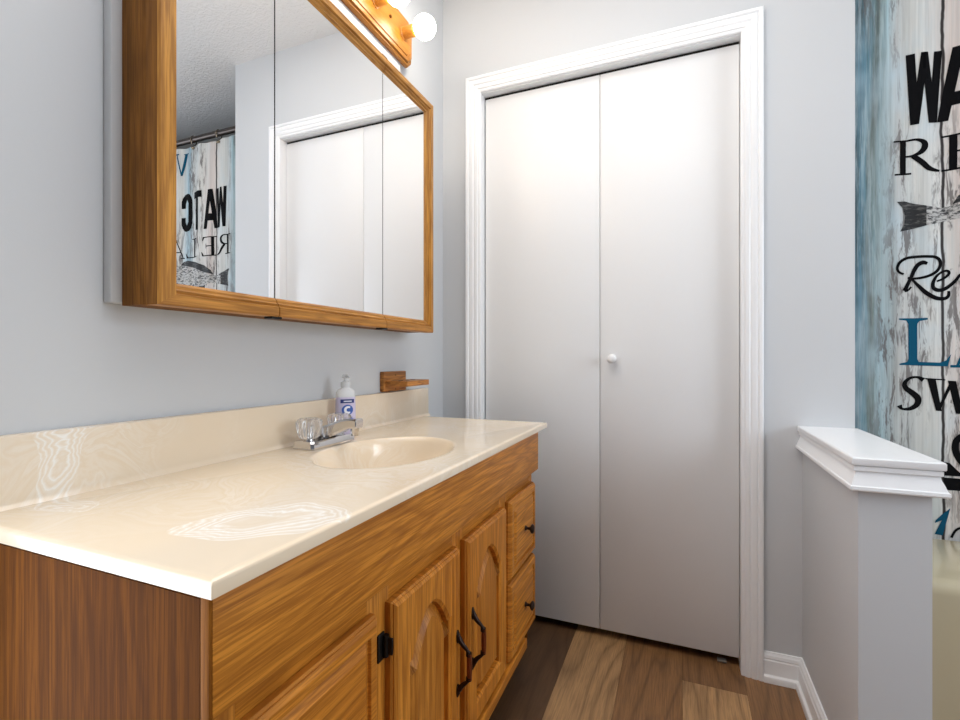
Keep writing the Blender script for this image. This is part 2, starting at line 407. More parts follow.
dr = empty('door_1', ((OL+OR)/2, .045, 0), kind='structure', label='white two-panel bifold closet door')
for (x0, x1) in ((OL+.0045, .6145), (.6165, OR-.0015)):
    b = new(); bbox(b, x0, x1, .030, .060, .030, 2.021, .0015)
    obj('door_panel', b, M['door'], dr)
b = new(); box(b, OL+.002, OR-.002, .034, .062, 2.0225, OT-.001); obj('track', b, M['black_metal'], dr, 0, label='black overhead track')
b = new(); lathe(b, [(.0001, .0), (.011, 0), (.010, -.012), (.009, -.016), (.0135, -.020), (.0165, -.026), (.0165, -.031), (.013, -.037), (.007, -.040), (.0001, -.041)], (.660, .030, 1.000), 'y', 28)
obj('knob', b, M['knob_white'], dr, 50, label='round white knob')
b = new(); bbox(b, .995, 1.022, .030, .050, .004, .010, .0015); obj('pivot_bracket', b, M['wedge'], dr, label='small grey floor pivot bracket')

# half wall and its cap
HX0, HX1, HY = 1.226, 1.347, -.497
b = new(); box(b, HX0, HX1, HY, 0, 0, .775); struct('wall_half', b, M['wall'], 0)
prof = [(-.01, .727), (.017, .727), (.0185, .730), (.018, .736), (.0155, .738), (.014, .742), (.0115, .750), (.0075, .760), (.0065, .766), (.010, .768), (.010, .777), (.0075, .7785), (.0125, .7795), (.0135, .782), (.0135, .793), (.0115, .7955), (-.01, .7955)]
b = new(); rows = []
for d, z in prof: rows.append([(HX0-d, -.0005, z), (HX0-d, HY-d, z), (min(HX1+d+.004, 1.37), HY-d, z), (min(HX1+d+.004, 1.37) if False else HX1+d+.004, -.0005, z)])
R = [[b.verts.new(p) for p in r] for r in rows]
for a, c_ in zip(R, R[1:]): bridge(b, a, c_, True)
b.faces.new(R[-1]); b.faces.new(R[0][::-1])
struct('trim_3', b, M['trim'], 25, label='white moulded cap on the half wall')

# baseboards (profile: protrusion, height)
bp = [(0, 0), (.021, 0), (.021, .012), (.019, .018), (.013, .0225), (.0125, .024), (.0125, .064), (.0095, .068), (.0115, .072), (.0095, .080), (.006, .084), (.0045, .089), (0, .089)]
def baseboard(name, pathf):
    b = new(); frame_sweep(b, [pathf(p_, z) for p_, z in bp]); return struct(name, b, M['trim'], 25)
baseboard('baseboard_back', lambda p, z: [(OR+.061, -p, z), (HX0-p, -p, z)])
baseboard('baseboard_half_wall', lambda p, z: [(HX0-p, -p, z), (HX0-p, HY-p, z), (HX1+p, HY-p, z), (HX1+p, -.30, z)])
baseboard('baseboard_left', lambda p, z: [(p, -1.43, z), (p, -1.495, z)])
baseboard('baseboard_left_corner', lambda p, z: [(p, -.0, z), (p, -.245, z)])
baseboard('baseboard_right', lambda p, z: [(XR-p, YR, z), (XR-p, -.30, z)])

# ceiling dome lamp, added to light the room (out of frame)
dl = empty('added_ceiling_lamp', (1.15, -.90, H), 'added, unseen round flush ceiling lamp with a white glass dome, outside the frame', 'lamp')
b = new(); lathe(b, [(.0001, 0), (.17, 0), (.175, -.02), (.165, -.028), (.0001, -.028)], (1.15, -.90, H-.0005), 'z', 40); obj('lamp_base', b, M['chrome'], dl)
b = new(); lathe(b, [(.155, -.028), (.158, -.045), (.14, -.075), (.09, -.10), (.04, -.108), (.0001, -.109)], (1.15, -.90, H-.0005), 'z', 40); obj('glass_dome', b, M['dome'], dl)

# ---------------------------------------------------------------- bathtub
b = new()
tp = [(-.300, 0), (-.300, .455), (-.296, .470), (-.284, .481), (-.266, .485), (.040, .485), (.050, .482), (.054, .474), (.056, .30), (.075, .16), (.12, .11), (.55, .11), (.62, .16), (.68, .46), (.70, .485), (YA-.002, .485), (YA-.002, 0)]
xs0, xs1 = XE+.001, XR-.001
loops(b, [[(xs0, y, z) for y, z in tp], [(xs0+.12, y, z) for y, z in tp], [(xs1-.15, y, z) for y, z in tp], [(xs1, y, z) for y, z in tp]], closed=True)
box(b, xs0, xs0+.08, .03, .72, .12, .4845); box(b, xs1-.10, xs1, .03, .72, .12, .4845)
tb = obj('bathtub', b, M['tub'], None, 40)
tag(tb, 'glossy beige bathtub with a wide rounded front rim, behind the half wall', 'bathtub')

# ---------------------------------------------------------------- shower curtain
def gy(x, z):
    t = (x-1.36)
    k = .35 + .65*max(0, min(1, (z-.5)/1.6))
    return .072 + k*(.0065*math.sin(2*PI*t/.205+.9) + .004*math.sin(2*PI*t/.083+2*z)) + .002*math.sin(5*z+t*7)
cr = empty('shower_curtain', (1.36, .07, 2.15), 'white and blue weathered-plank print shower curtain with lettering and a fish', 'shower curtain')
b = new(); NX, NZ = 210, 46; x0, x1, z0, z1 = 1.361, 2.93, .474, 2.148
rowsF = []
for s in (0, .0012):
    G = [[b.verts.new((x0+(x1-x0)*i/NX, gy(x0+(x1-x0)*i/NX, z0+(z1-z0)*j/NZ)+s, z0+(z1-z0)*j/NZ)) for i in range(NX+1)] for j in range(NZ+1)]
    for j in range(NZ):
        for i in range(NX): b.faces.new((G[j][i], G[j][i+1], G[j+1][i+1], G[j+1][i]))
    rowsF.append(G)
A, B = rowsF
for i in range(NX):
    b.faces.new((A[0][i], B[0][i], B[0][i+1], A[0][i+1])); b.faces.new((A[NZ][i], A[NZ][i+1], B[NZ][i+1], B[NZ][i]))
for j in range(NZ):
    b.faces.new((A[j][0], A[j+1][0], B[j+1][0], B[j][0])); b.faces.new((A[j][NX], B[j][NX], B[j+1][NX], A[j+1][NX]))
obj('curtain_cloth', b, M['curtain'], cr, 60, at=(0, 0, 0))

def decal(name, polys, mat, off=.0010, label=None):
    """polys in curtain (x,z); wrapped on the folds"""
    b = new()
    for k, P in enumerate(polys):
        P = list(P)
        vs = [b.verts.new((p[0], 0, p[1])) for p in P]
        b.faces.new(vs).normal_update()
    bmesh.ops.triangulate(b, faces=b.faces[:], ngon_method='EAR_CLIP')
    xa = min(v.co.x for v in b.verts); xb = max(v.co.x for v in b.verts)
    x = xa+.01
    while x < xb:
        g = b.verts[:]+b.edges[:]+b.faces[:]
        bmesh.ops.bisect_plane(b, geom=g, plane_co=(x, 0, 0), plane_no=(1, 0, 0)); x += .0075
    for z in [.3+.05*i for i in range(40)]:
        g = b.verts[:]+b.edges[:]+b.faces[:]
        bmesh.ops.bisect_plane(b, geom=g, plane_co=(0, 0, z), plane_no=(0, 0, 1))
    for v in b.verts: v.co.y = gy(v.co.x, v.co.z)-off
    for f in b.faces:
        f.normal_update()
        if f.normal.y > 0: f.normal_flip()
    return obj(name, b, mat, cr, 0, label=label, keep_normals=True)
def ribbon(pts, w, k=8, smooth=True):
    """stroke of varying width -> list of quads; w float or list"""
    P = [(p.x, p.y) for p in spline([(p[0], p[1], 0) for p in pts], k)] if smooth else [tuple(p) for p in pts]
    n = len(P); out = []; L, Rr = [], []
    for i, p in enumerate(P):
        a, c_ = P[max(i-1, 0)], P[min(i+1, n-1)]
        dx, dz = c_[0]-a[0], c_[1]-a[1]; m = math.hypot(dx, dz) or 1
        if isinstance(w, (int, float)): ww = w
        else:
            q = i/(n-1)*(len(w)-1); j = min(int(q), len(w)-2); ww = w[j]+(w[j+1]-w[j])*(q-j)
        L.append((p[0]-dz/m*ww/2, p[1]+dx/m*ww/2)); Rr.append((p[0]+dz/m*ww/2, p[1]-dx/m*ww/2))
    for i in range(n-1): out.append([L[i], L[i+1], Rr[i+1], Rr[i]])
    return out
def disc(cx, cz, r, n=14): return [(cx+r*math.cos(2*PI*i/n), cz+r*math.sin(2*PI*i/n)) for i in range(n)]
def fit(polys, x0, x1, z0, z1): return [[(x0+px*(x1-x0), z0+pz*(z1-z0)) for px, pz in P] for P in polys]
# heavy condensed capitals (unit box)
HV = {
 'W': [[(0,1),(.24,1),(.36,.0),(.13,0)], [(.13,0),(.36,0),(.60,1),(.40,1)], [(.40,1),(.60,1),(.86,0),(.62,0)], [(.62,0),(.86,0),(1,1),(.78,1)]],
 'A': [[(0,0),(.26,0),(.60,1),(.34,1)], [(.40,1),(.66,1),(1,0),(.73,0)], [(.24,.20),(.78,.20),(.72,.38),(.30,.38)]],
 'T': [[(0,1),(1,1),(1,.83),(0,.83)], [(.33,.83),(.67,.83),(.67,0),(.33,0)]],
 'C': [[(0,.2),(.34,.26),(.34,.74),(0,.8)], [(0,.8),(.34,.74),(.5,.84),(.5,1),(.25,.98),(.08,.9)], [(.5,1),(.5,.84),(.66,.74),(1,.8),(.92,.9),(.75,.98)], [(.66,.74),(1,.8),(1,.62),(.66,.62)],
       [(0,.2),(.08,.1),(.25,.02),(.5,0),(.5,.16),(.34,.26)], [(.5,0),(.75,.02),(.92,.1),(1,.2),(.66,.26),(.5,.16)], [(1,.2),(1,.38),(.66,.38),(.66,.26)]],
 'H': [[(0,0),(.34,0),(.34,1),(0,1)], [(.66,0),(1,0),(1,1),(.66,1)], [(.34,.42),(.66,.42),(.66,.58),(.34,.58)]],
}
P = []
for ch, a, c_ in (('W', 1.498, 1.586), ('A', 1.574, 1.670), ('T', 1.680, 1.750), ('C', 1.764, 1.845), ('H', 1.885, 1.965)): P += fit(HV[ch], a, c_, 1.690+.0, 1.898)
decal('lettering', P, M['print_black'], label='black condensed word WATCH')
def ser(cx, z, w, h=.05, up=True):      # thin slab serif
    return [(cx-w/2, z), (cx+w/2, z), (cx+w/2, z+(h if up else -h)), (cx-w/2, z+(h if up else -h))]
SF = {
 'R': [[(.17,.0),(.30,.0),(.30,1),(.17,1)], ser(.235,0,.36), ser(.2,.955,.34,.045)] + ribbon([(.28,.97),(.5,.98),(.66,.88),(.68,.74),(.6,.6),(.44,.53),(.28,.52)], [.05,.06,.12,.14,.12,.06,.05]) + ribbon([(.45,.52),(.62,.32),(.78,.12),(1.0,.03)], [.12,.13,.13,.05]),
 'E': [[(.17,0),(.32,0),(.32,1),(.17,1)], [(.02,0),(.88,0),(.88,.05),(.02,.05)], [(.02,.95),(.84,.95),(.84,1),(.02,1)], [(.30,.49),(.66,.49),(.66,.54),(.30,.54)], [(.88,0),(.94,.22),(.9,.22),(.80,.05)], [(.84,1),(.88,.80),(.84,.80),(.76,.95)], [(.62,.40),(.66,.40),(.66,.64),(.62,.64)]],
 'L': [[(.17,0),(.33,0),(.33,1),(.17,1)], ser(.25,.955,.46,.045), [(.02,0),(.88,0),(.88,.05),(.02,.05)], [(.84,0),(.95,.26),(.90,.26),(.76,.05)]],
 'A': [[(.08,.03),(.14,.03),(.52,1),(.47,1)], [(.44,1),(.56,1),(.94,.03),(.76,.03)], [(.24,.32),(.68,.32),(.68,.37),(.24,.37)], ser(.12,0,.28), ser(.84,0,.32)],
 'X': [[(.08,.97),(.28,.97),(.92,.03),(.72,.03)], [(.78,.97),(.84,.97),(.18,.03),(.12,.03)], ser(.18,.955,.36,.045), ser(.82,.955,.30,.045), ser(.16,0,.30), ser(.82,0,.36)],
 'V': [[(.06,.97),(.32,.97),(.60,0),(.48,0)], [(.80,.97),(.88,.97),(.58,0),(.50,0)], ser(.18,.95,.4,.05), ser(.84,.95,.34,.05)],
 'K': [[(.14,0),(.30,0),(.30,1),(.14,1)], ser(.22,0,.36), ser(.22,.955,.36,.045), [(.78,.97),(.84,.97),(.34,.42),(.28,.42)], [(.36,.50),(.46,.60),(.94,.03),(.74,.03)], ser(.84,0,.3), ser(.82,.955,.3,.045)],
}
P = []
for ch, a, c_ in (('R', 1.465, 1.580), ('E', 1.582, 1.692), ('L', 1.715, 1.818), ('A', 1.822, 1.93), ('X', 1.935, 2.03)): P += fit(SF[ch], a, c_, 1.545, 1.648)
decal('lettering', P, M['print_black'], label='black serif word RELAX')
P = fit(SF['V'], 1.80, 1.885, 2.000, 2.120) + fit(SF['A'], 1.91, 2.01, 2.0, 2.12)
decal('lettering', P, M['print_teal'], label='teal serif letters at the top of the curtain')
# script word
P = ribbon([(1.494,1.251),(1.482,1.258),(1.478,1.27),(1.484,1.286),(1.501,1.298),(1.525,1.301),(1.55,1.3),(1.57,1.297),(1.58,1.288),(1.582,1.274),(1.575,1.258),(1.56,1.246),(1.54,1.239),(1.519,1.237),(1.504,1.24)], [.006,.007,.008,.008,.008,.009,.008,.008,.007,.006], 5)
P += ribbon([(1.550,1.279),(1.540,1.283),(1.528,1.276),(1.519,1.259),(1.512,1.239),(1.504,1.22),(1.496,1.201)], [.008,.012,.011,.010,.009,.010,.012], 5)
P += ribbon([(1.496,1.2),(1.504,1.202),(1.513,1.213)], .005, 4)
P += ribbon([(1.512,1.239),(1.530,1.215),(1.548,1.193),(1.57,1.178),(1.59,1.175),(1.6,1.182),(1.601,1.197)], [.005,.009,.012,.012,.010,.008,.006], 5)
P += ribbon([(1.573,1.226),(1.59,1.234),(1.601,1.246),(1.599,1.255),(1.588,1.254),(1.573,1.242),(1.564,1.223),(1.565,1.207),(1.578,1.2),(1.595,1.205),(1.613,1.223),(1.625,1.242),(1.640,1.252)], [.005,.007,.007,.006,.009,.011,.010,.007,.006], 5)
P += ribbon([(1.672,1.246),(1.655,1.254),(1.636,1.240),(1.628,1.216),(1.636,1.202),(1.655,1.210),(1.672,1.240),(1.668,1.212),(1.680,1.202),(1.700,1.220)], .009, 5)
P += ribbon([(1.745,1.244),(1.728,1.252),(1.708,1.238),(1.702,1.214),(1.712,1.202),(1.730,1.212),(1.748,1.250),(1.762,1.298),(1.748,1.225),(1.756,1.204),(1.775,1.215)], .009, 5)
decal('lettering', P, M['print_black'], label='black script word Read')
# big teal LAKE
Lp = [(1.481,1.12),(1.551,1.12),(1.551,1.115),(1.532,1.111),(1.527,1.103),(1.527,1.0),(1.53,.991),(1.579,.989),(1.594,.995),(1.606,1.014),(1.598,.978),(1.482,.982),(1.483,.986),(1.502,.991),(1.505,1.0),(1.505,1.104),(1.5,1.113),(1.482,1.116)]
P = [Lp] + fit(SF['A'], 1.606, 1.72, .975, 1.12) + fit(SF['K'], 1.725, 1.83, .975, 1.12) + fit(SF['E'], 1.835, 1.93, .975, 1.12)
decal('lettering', P, M['print_teal'], label='large teal serif word LAKE')
# SWIM, slanted
P = ribbon([(1.541,.938),(1.527,.946),(1.509,.943),(1.496,.93),(1.498,.914),(1.516,.898),(1.528,.883),(1.525,.865),(1.509,.853),(1.489,.852),(1.482,.862)], [.014,.006,.008,.012,.015,.017,.015,.012,.006,.014], 5)
P += [[(1.549,.942),(1.569,.941),(1.583,.848),(1.569,.849)], [(1.571,.850),(1.579,.850),(1.612,.935),(1.604,.936)], [(1.598,.937),(1.616,.936),(1.630,.842),(1.615,.842)], [(1.617,.842),(1.625,.842),(1.655,.935),(1.648,.935)], [(1.545,.944),(1.592,.941),(1.592,.937),(1.545,.940)], [(1.636,.938),(1.668,.936),(1.668,.932),(1.636,.934)]]
P += [[(1.690,.934),(1.706,.934),(1.694,.842),(1.678,.842)], [(1.728,.934),(1.740,.934),(1.728,.842),(1.716,.842)], [(1.728,.934),(1.744,.934),(1.764,.860),(1.750,.850)], [(1.784,.934),(1.792,.934),(1.760,.850),(1.752,.850)], [(1.784,.934),(1.802,.934),(1.794,.842),(1.776,.842)]]
decal('lettering', P, M['print_black'], label='black slanted serif word SWIM')
P = [[(1.584,.702),(1.601,.699),(1.622,.674),(1.66,.662),(1.80,.660),(1.80,.656),(1.62,.6625),(1.586,.662)], [(1.586,.656),(1.622,.656),(1.85,.650),(1.85,.612),(1.622,.621),(1.589,.620)]]
P += ribbon([(1.69,.70),(1.66,.682),(1.630,.700),(1.614,.735),(1.618,.768),(1.645,.788),(1.68,.775),(1.69,.74),(1.67,.715),(1.645,.725),(1.645,.750)], [.003,.010,.016,.016,.014,.012,.014,.012,.008,.004], 6)
decal('lettering', P, M['print_black'], label='black curling wave emblem over a solid band')
P = [[(1.602,.569),(1.582,.548),(1.568,.530),(1.566,.522),(1.582,.532),(1.566,.490),(1.584,.488)]]
decal('lettering', P, M['print_teal'], label='teal slanted letter low on the curtain')
P = ribbon([(1.604,.484),(1.613,.505),(1.626,.515),(1.645,.510),(1.655,.492)], .006, 5)
decal('lettering', P, M['print_black'], label='black curved letter low on the curtain')
# fish, tail at the left
tail = [(1.477,1.467),(1.497,1.467),(1.521,1.457),(1.548,1.449),(1.548,1.391),(1.517,1.384),(1.485,1.378),(1.495,1.397),(1.498,1.422),(1.492,1.447)]
decal('fish_tail_print', [tail], M['print_fish_tail'], .0011, 'dark tail of the printed fish')
body = [(1.547,1.449),(1.585,1.439),(1.622,1.445),(1.67,1.462),(1.73,1.487),(1.80,1.505),(1.88,1.507),(1.95,1.49),(2.01,1.46),(2.04,1.435),(2.02,1.41),(1.95,1.385),(1.87,1.370),(1.79,1.365),(1.72,1.375),(1.66,1.392),(1.622,1.404),(1.585,1.398),(1.547,1.391)]
decal('fish_body_print', [body], M['print_fish'], .0011, 'grey scaled body of the printed fish')
fin = [(1.608,1.447),(1.62,1.470),(1.665,1.497),(1.73,1.520),(1.79,1.532),(1.83,1.528),(1.85,1.51),(1.80,1.503),(1.73,1.486),(1.67,1.461)]
fin2 = [(1.66,1.392),(1.665,1.365),(1.70,1.350),(1.735,1.352),(1.74,1.370)]
decal('fish_fin_print', [fin, fin2], M['print_fish_tail'], .0012, 'dark spiny fins of the printed fish')

# rod and rings (rings are things of their own)
rd = empty('curtain_rod', (1.36, .072, 2.182), 'round dark pewter shower rod above the printed curtain', 'curtain rod')
b = new(); tube(b, [(XE+.006, .072, 2.182), (2.15, .072, 2.182), (XR-.006, .072, 2.182)], .0155, 20); obj('rod', b, M['rod'], rd, 40)
for xa, s in ((XE+.0005, 1), (XR-.0005, -1)):
    b = new(); lathe(b, [(.0001, 0), (.028, 0), (.028, .006*s), (.018, .012*s), (.014, .014*s), (.0001, .014*s)], (xa, .072, 2.182), 'x', 24); obj('flange', b, M['rod'], rd, 40)
def make_ring(x):
    e = empty('curtain_ring', (x, .072, 2.182))
    b = new(); yc = .072
    pts = [(x, yc+.017*math.sin(a), 2.176+.024*math.cos(a)) for a in [2*PI*i/28-2.6 for i in range(28)]]
    tube(b, pts, .0026, 8); obj('wire_loop', b, M['ring'], e, 60)
    for dx in (-.004, .005):
        b = new(); bmesh.ops.create_uvsphere(b, u_segments=14, v_segments=8, radius=.0070)
        bmesh.ops.translate(b, verts=b.verts[:], vec=(x+dx, gy(x, 2.135)-.010, 2.136)); obj('roller_ball', b, M['ring'], e, 60)
    return e
r0 = make_ring(1.560); k = 0; xx = 1.560
while xx < 2.85:
    o = r0 if k == 0 else copy_tree(r0)
    o.location.x = xx
    tag(o, None, 'curtain ring', 'metal rings along the shower rod')
    if k == 0: o['label'] = 'metal curtain ring on the rod nearest the wall corner'
    elif k == 1: o['label'] = 'second metal curtain ring from the wall corner, above the teal letter'
    else: o['label'] = 'metal curtain ring on the rod beyond the second ring from the corner'
    xx += .19; k += 1

# ---------------------------------------------------------------- vanity cabinet
VY0, VY1, XF = -1.405, -.212, .447        # ends and face-frame front
vc = empty('vanity_cabinet', (.22, -.81, 0), 'golden oak bathroom vanity cabinet with arched doors and drawers under a cream top', 'cabinet')
for ya, lbl_ in ((VY0-.004, 'oak end panel with side shade in its colour'), (VY1-.05, None)):
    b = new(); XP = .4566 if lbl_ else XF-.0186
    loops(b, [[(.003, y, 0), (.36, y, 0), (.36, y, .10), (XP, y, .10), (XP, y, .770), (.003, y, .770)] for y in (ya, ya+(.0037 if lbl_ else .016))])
    obj('end_panel', b, M['oak_side_shaded'], vc, 0, label=lbl_)
b = new(); box(b, .003, XF-.02, VY0+.016, VY1-.05, .10, .118); obj('bottom_shelf', b, M['oak_side_shaded'], vc, 0)
for (ya, yb, za, zb) in ((VY0, VY0+.044, .10, .776), (-1.130, -1.071, .19, .652), (-.838, -.789, .19, .652), (-.556, -.504, .19, .652), (-.292, -.262, .165, .772)):
    b = new(); bbox(b, XF-.0185, XF, ya, yb, za, zb, .0010); obj('frame_stile', b, M['oak_v'], vc)
for (ya, yb, za, zb) in ((VY0+.044, -.292, .600, .770), (VY0+.044, -.292, .165, .205), (VY0+.044, -1.130, .375, .415), (-.504, -.292, .375, .415)):
    b = new(); bbox(b, XF-.0180, XF-.0003, ya, yb, za, zb, .0008); obj('frame_rail', b, M['oak_h'], vc)
b = new(); bbox(b, XF-.003, .4675, VY0+.001, -.257, .652, .7765, .0015); obj('apron', b, M['oak_h'], vc)
b = new(); bbox(b, XF, .4665, VY0+.001, -.372, .150, .180, .0025); obj('bottom_rail', b, M['oak_h'], vc)
b = new(); box(b, .3605, .376, VY0+.003, -.248, 0, .0995); obj('toe_kick', b, M['oak_side_shaded'], vc, 0)
M['oak_edge_shaded'] = oak('oak_edge_strip_shaded', 'z', srgb(176, 112, 34), srgb(156, 94, 22), srgb(90, 46, 6), flat='y', spec=.1, rough=.6)  # part of the end-facing shade is put into this oak tone
b = new(); bbox(b, .4570, .4690, VY0-.004, VY0-.0002, .10, .7765, .0008); obj('corner_strip', b, M['oak_edge_shaded'], vc)
b = new(); box(b, .02, XF-.03, VY0+.02, -.27, .60, .604); obj('inner_shelf', b, M['oak_side_shaded'], vc, 0)

def offset_poly(P, d):
    """inset a CCW (y,z) polygon by d"""
    n = len(P); out = []
    for i in range(n):
        a, p, c_ = P[i-1], P[i], P[(i+1) % n]
        e1 = (p[0]-a[0], p[1]-a[1]); e2 = (c_[0]-p[0], c_[1]-p[1])
        m1 = math.hypot(*e1) or 1; m2 = math.hypot(*e2) or 1
        n1 = (-e1[1]/m1, e1[0]/m1); n2 = (-e2[1]/m2, e2[0]/m2)
        bx, bz = n1[0]+n2[0], n1[1]+n2[1]; m = bx*bx+bz*bz
        s = min(2/m, 1.6) if m > 1e-6 else 1
        out.append((p[0]+bx*d*s, p[1]+bz*d*s))
    return out
def arch_poly(y0, y1, z0, zs, za):
    P = []; N = 10
    for i in range(N): P.append((y0+(y1-y0)*i/N, z0))
    for i in range(6): P.append((y1, z0+(zs-z0)*i/6))
    w = y1-y0; top = []
    for i in range(41):
        q = i/40; e = min(q, 1-q)*2
        if e < .10: z = zs
        else:
            s = (e-.10)/.90
            z = zs + (za-zs)*math.sin(PI/2*s)**.85
        top.append((y1-w*q, z))
    P += top
    for i in range(1, 6): P.append((y0, zs-(zs-z0)*i/6))
    return P
def rect_match(P, y0, y1, z0, z1, z0i):
    """outer rectangle with one point for each point of P (bottom, right, top, left)"""
    a, c_ = min(p[0] for p in P), max(p[0] for p in P); zb = min(p[1] for p in P); zt = z0i
    out = []
    for p in P:
        fy = (p[0]-a)/(c_-a); Y = y0+(y1-y0)*fy
        if p[1] <= zb+1e-6: out.append((Y, z0))
        elif abs(p[0]-c_) < 1e-6 and p[1] < zt-1e-6: out.append((y1, z0+(z1-z0)*(p[1]-zb)/(zt-zb)))
        elif abs(p[0]-a) < 1e-6 and p[1] < zt-1e-6: out.append((y0, z0+(z1-z0)*(p[1]-zb)/(zt-zb)))
        else: out.append((Y, z1))
    return out
def cabinet_door(y0, y1):
    z0, z1, X = .192, .613, .4665
    oy0, oy1 = y0+.046, y1-.046
    P = arch_poly(oy0, oy1, z0+.046, .494, .560)
    b = new()
    O = rect_match(P, y0, y1, z0, z1, .494)
    def sc(Q, d):
        cy, cz = (y0+y1)/2, (z0+z1)/2; hy, hz = (y1-y0)/2, (z1-z0)/2
        return [(cy+(p[0]-cy)*(hy-d)/hy, cz+(p[1]-cz)*(hz-d)/hz) for p in Q]
    rows = []
    add = lambda Q, x: rows.append([(x, p[0], p[1]) for p in Q])
    add(O, XF+.0005); add(O, X-.009); add(sc(O, .003), X-.006); add(sc(O, .003), X-.004); add(sc(O, .008), X)
    add(offset_poly(P, -.001), X); add(P, X-.001); add(offset_poly(P, .003), X-.0035); add(offset_poly(P, .0045), X-.0045); add(offset_poly(P, .005), X-.0150); add(offset_poly(P, .013), X-.0152)
    R = loops(b, rows, True, True, False)
    bot = R[-1]
    b.faces.new(bot)
    d = obj('door', b, M['oak_v'], vc, 35)
    b = new(); rows = []
    add(offset_poly(P, .0110), X-.0165); add(offset_poly(P, .0110), X-.0135); add(offset_poly(P, .026), X-.0035); add(offset_poly(P, .028), X-.0020)
    loops(b, rows, True, True, True)
    obj('raised_panel', b, M['oak_panel'], d, 35)
    return d
def raised_drawer(y0, y1, z0, z1):
    X = .4665; b = new()
    def rc(d, x): return [(x, y0+d, z0+d), (x, y1-d, z0+d), (x, y1-d, z1-d), (x, y0+d, z1-d)]
    loops(b, [rc(0, XF+.0005), rc(0, X-.010), rc(.003, X-.007), rc(.003, X-.005), rc(.009, X-.001), rc(.022, X-.001), rc(.0235, X-.006), rc(.0265, X-.006), rc(.036, X), rc(.038, X+.001)])
    return obj('drawer_front', b, M['oak_h'], vc, 25)
def knob(par, y, z):
    b = new(); lathe(b, [(.0001, 0), (.0075, 0), (.0065, .002), (.0040, .006), (.0038, .012), (.006, .015), (.012, .018), (.0135, .021), (.012, .024), (.008, .026), (.005, .0265), (.0001, .0268)], (.4678, y, z), 'x', 24)
    return obj('knob', b, M['bronze'], par, 45, label='dark bronze knob')
def pull(par, y, zc, h):
    b = new(); X = .4660
    prof = [(X+.003, zc+h/2), (X+.005, zc+h/2-.012), (X+.012, zc+h/2-.022), (X+.022, zc+h/2-.031), (X+.026, zc+h/2-.040), (X+.027, zc), (X+.026, zc-h/2+.040), (X+.022, zc-h/2+.031), (X+.012, zc-h/2+.022), (X+.005, zc-h/2+.012), (X+.003, zc-h/2)]
    P = spline([(p[0], y, p[1]) for p in prof], 5)
    rs = [.0015, .0055, .0048, .0035, .0045, .0040, .0045, .0035, .0048, .0055, .0015]
    rad = lambda t: (lambda q, j: rs[j]+(rs[j+1]-rs[j])*(q-j))(t*10, min(int(t*10), 9))
    tube(b, P, rad, 12)
    for s in (1, -1):
        for dz in (.036, .040): lathe(b, [(.0001, -.0015), (.0058, -.0012), (.0062, 0), (.0058, .0012), (.0001, .0015)], (X+.0255, y, zc+s*(h/2-dz)), 'z', 14)
        # leaf foot on the door
        fz = zc+s*(h/2-.008); rows = []
        for (r, dx) in ((1, -.0004), (1, .002), (.6, .0045)):
            rows.append([(X+dx, y+.0062*r*math.cos(a), fz+.0135*r*math.sin(a)) for a in [2*PI*i/16 for i in range(16)]])
        loops(b, rows)
    o = obj('pull_handle', b, M['bronze'], par, 50, label='dark bronze bow pull')
    b = new(); lathe(b, [(.0001, -.026), (.0046, -.026), (.0054, -.012), (.0056, 0), (.0054, .012), (.0046, .026), (.0001, .026)], (X+.0270, y, zc), 'z', 14)
    obj('handle_grip', b, M['copper_wear'], o, 50, label='worn coppery middle of the pull')
def hinge(par, y, z):
    b = new(); bbox(b, XF-.0003, XF+.003, y-.012, y+.006, z-.022, z+.022, .002); tube(b, [(XF+.006, y+.004, z-.017), (XF+.006, y+.004, z), (XF+.006, y+.004, z+.017)], .005, 10)
    bbox(b, XF+.004, .4650, y+.003, y+.0075, z-.013, z+.013, .001)
    obj('hinge', b, M['black_metal'], par, 40, label='black hinge barrel')
d2 = cabinet_door(-1.082, -.834); pull(d2, -.852, .385, .125); hinge(d2, -1.092, .548); hinge(d2, -1.092, .26)
d3 = cabinet_door(-.797, -.549); pull(d3, -.776, .395, .125)
for (ya, yb) in ((-1.362, -1.122), (-.513, -.275)):
    for (za, zb) in ((.405, .615), (.186, .392)):
        q = raised_drawer(ya, yb, za, zb); knob(q, (ya+yb)/2, (za+zb)/2)

# ---------------------------------------------------------------- vanity top with basin
ZT = .793
vt = empty('countertop', (.24, -.808, .773), 'glossy cream swirled marble vanity top with oval sink and backsplash', 'countertop')
b = new(); CX, CY, EA, EB = .268, -.800, .192, .140
X0, X1, Y0, Y1 = .002, .4817, -1.4165, -.2015
angs = sorted(set([2*PI*i/96 for i in range(96)] + [math.atan2(y-CY, x-CX) % (2*PI) for x in (X0, X1) for y in (Y0, Y1)]))
def rect_pt(a, ins):
    dx, dy = math.cos(a), math.sin(a); t = 1e9
    if dx > 1e-9: t = min(t, (X1-ins-CX)/dx)
    if dx < -1e-9: t = min(t, (X0+ins-CX)/dx)
    if dy > 1e-9: t = min(t, (Y1-ins-CY)/dy)
    if dy < -1e-9: t = min(t, (Y0+ins-CY)/dy)
    return CX+dx*t, CY+dy*t
def rrow(ins, z):
    out = []
    for a in angs:
        x, y = rect_pt(a, 0)
        # same point slid inward
        x = min(max(x, X0+ins), X1-ins); y = min(max(y, Y0+ins), Y1-ins); out.append((x, y, z))
    return out
def erow(s, z, dx=0):
    out = []
    for a in angs:
        r = 1/math.sqrt((math.cos(a)/EB)**2+(math.sin(a)/EA)**2)
        out.append((CX+dx+s*r*math.cos(a), CY+s*r*math.sin(a), z))
    return out
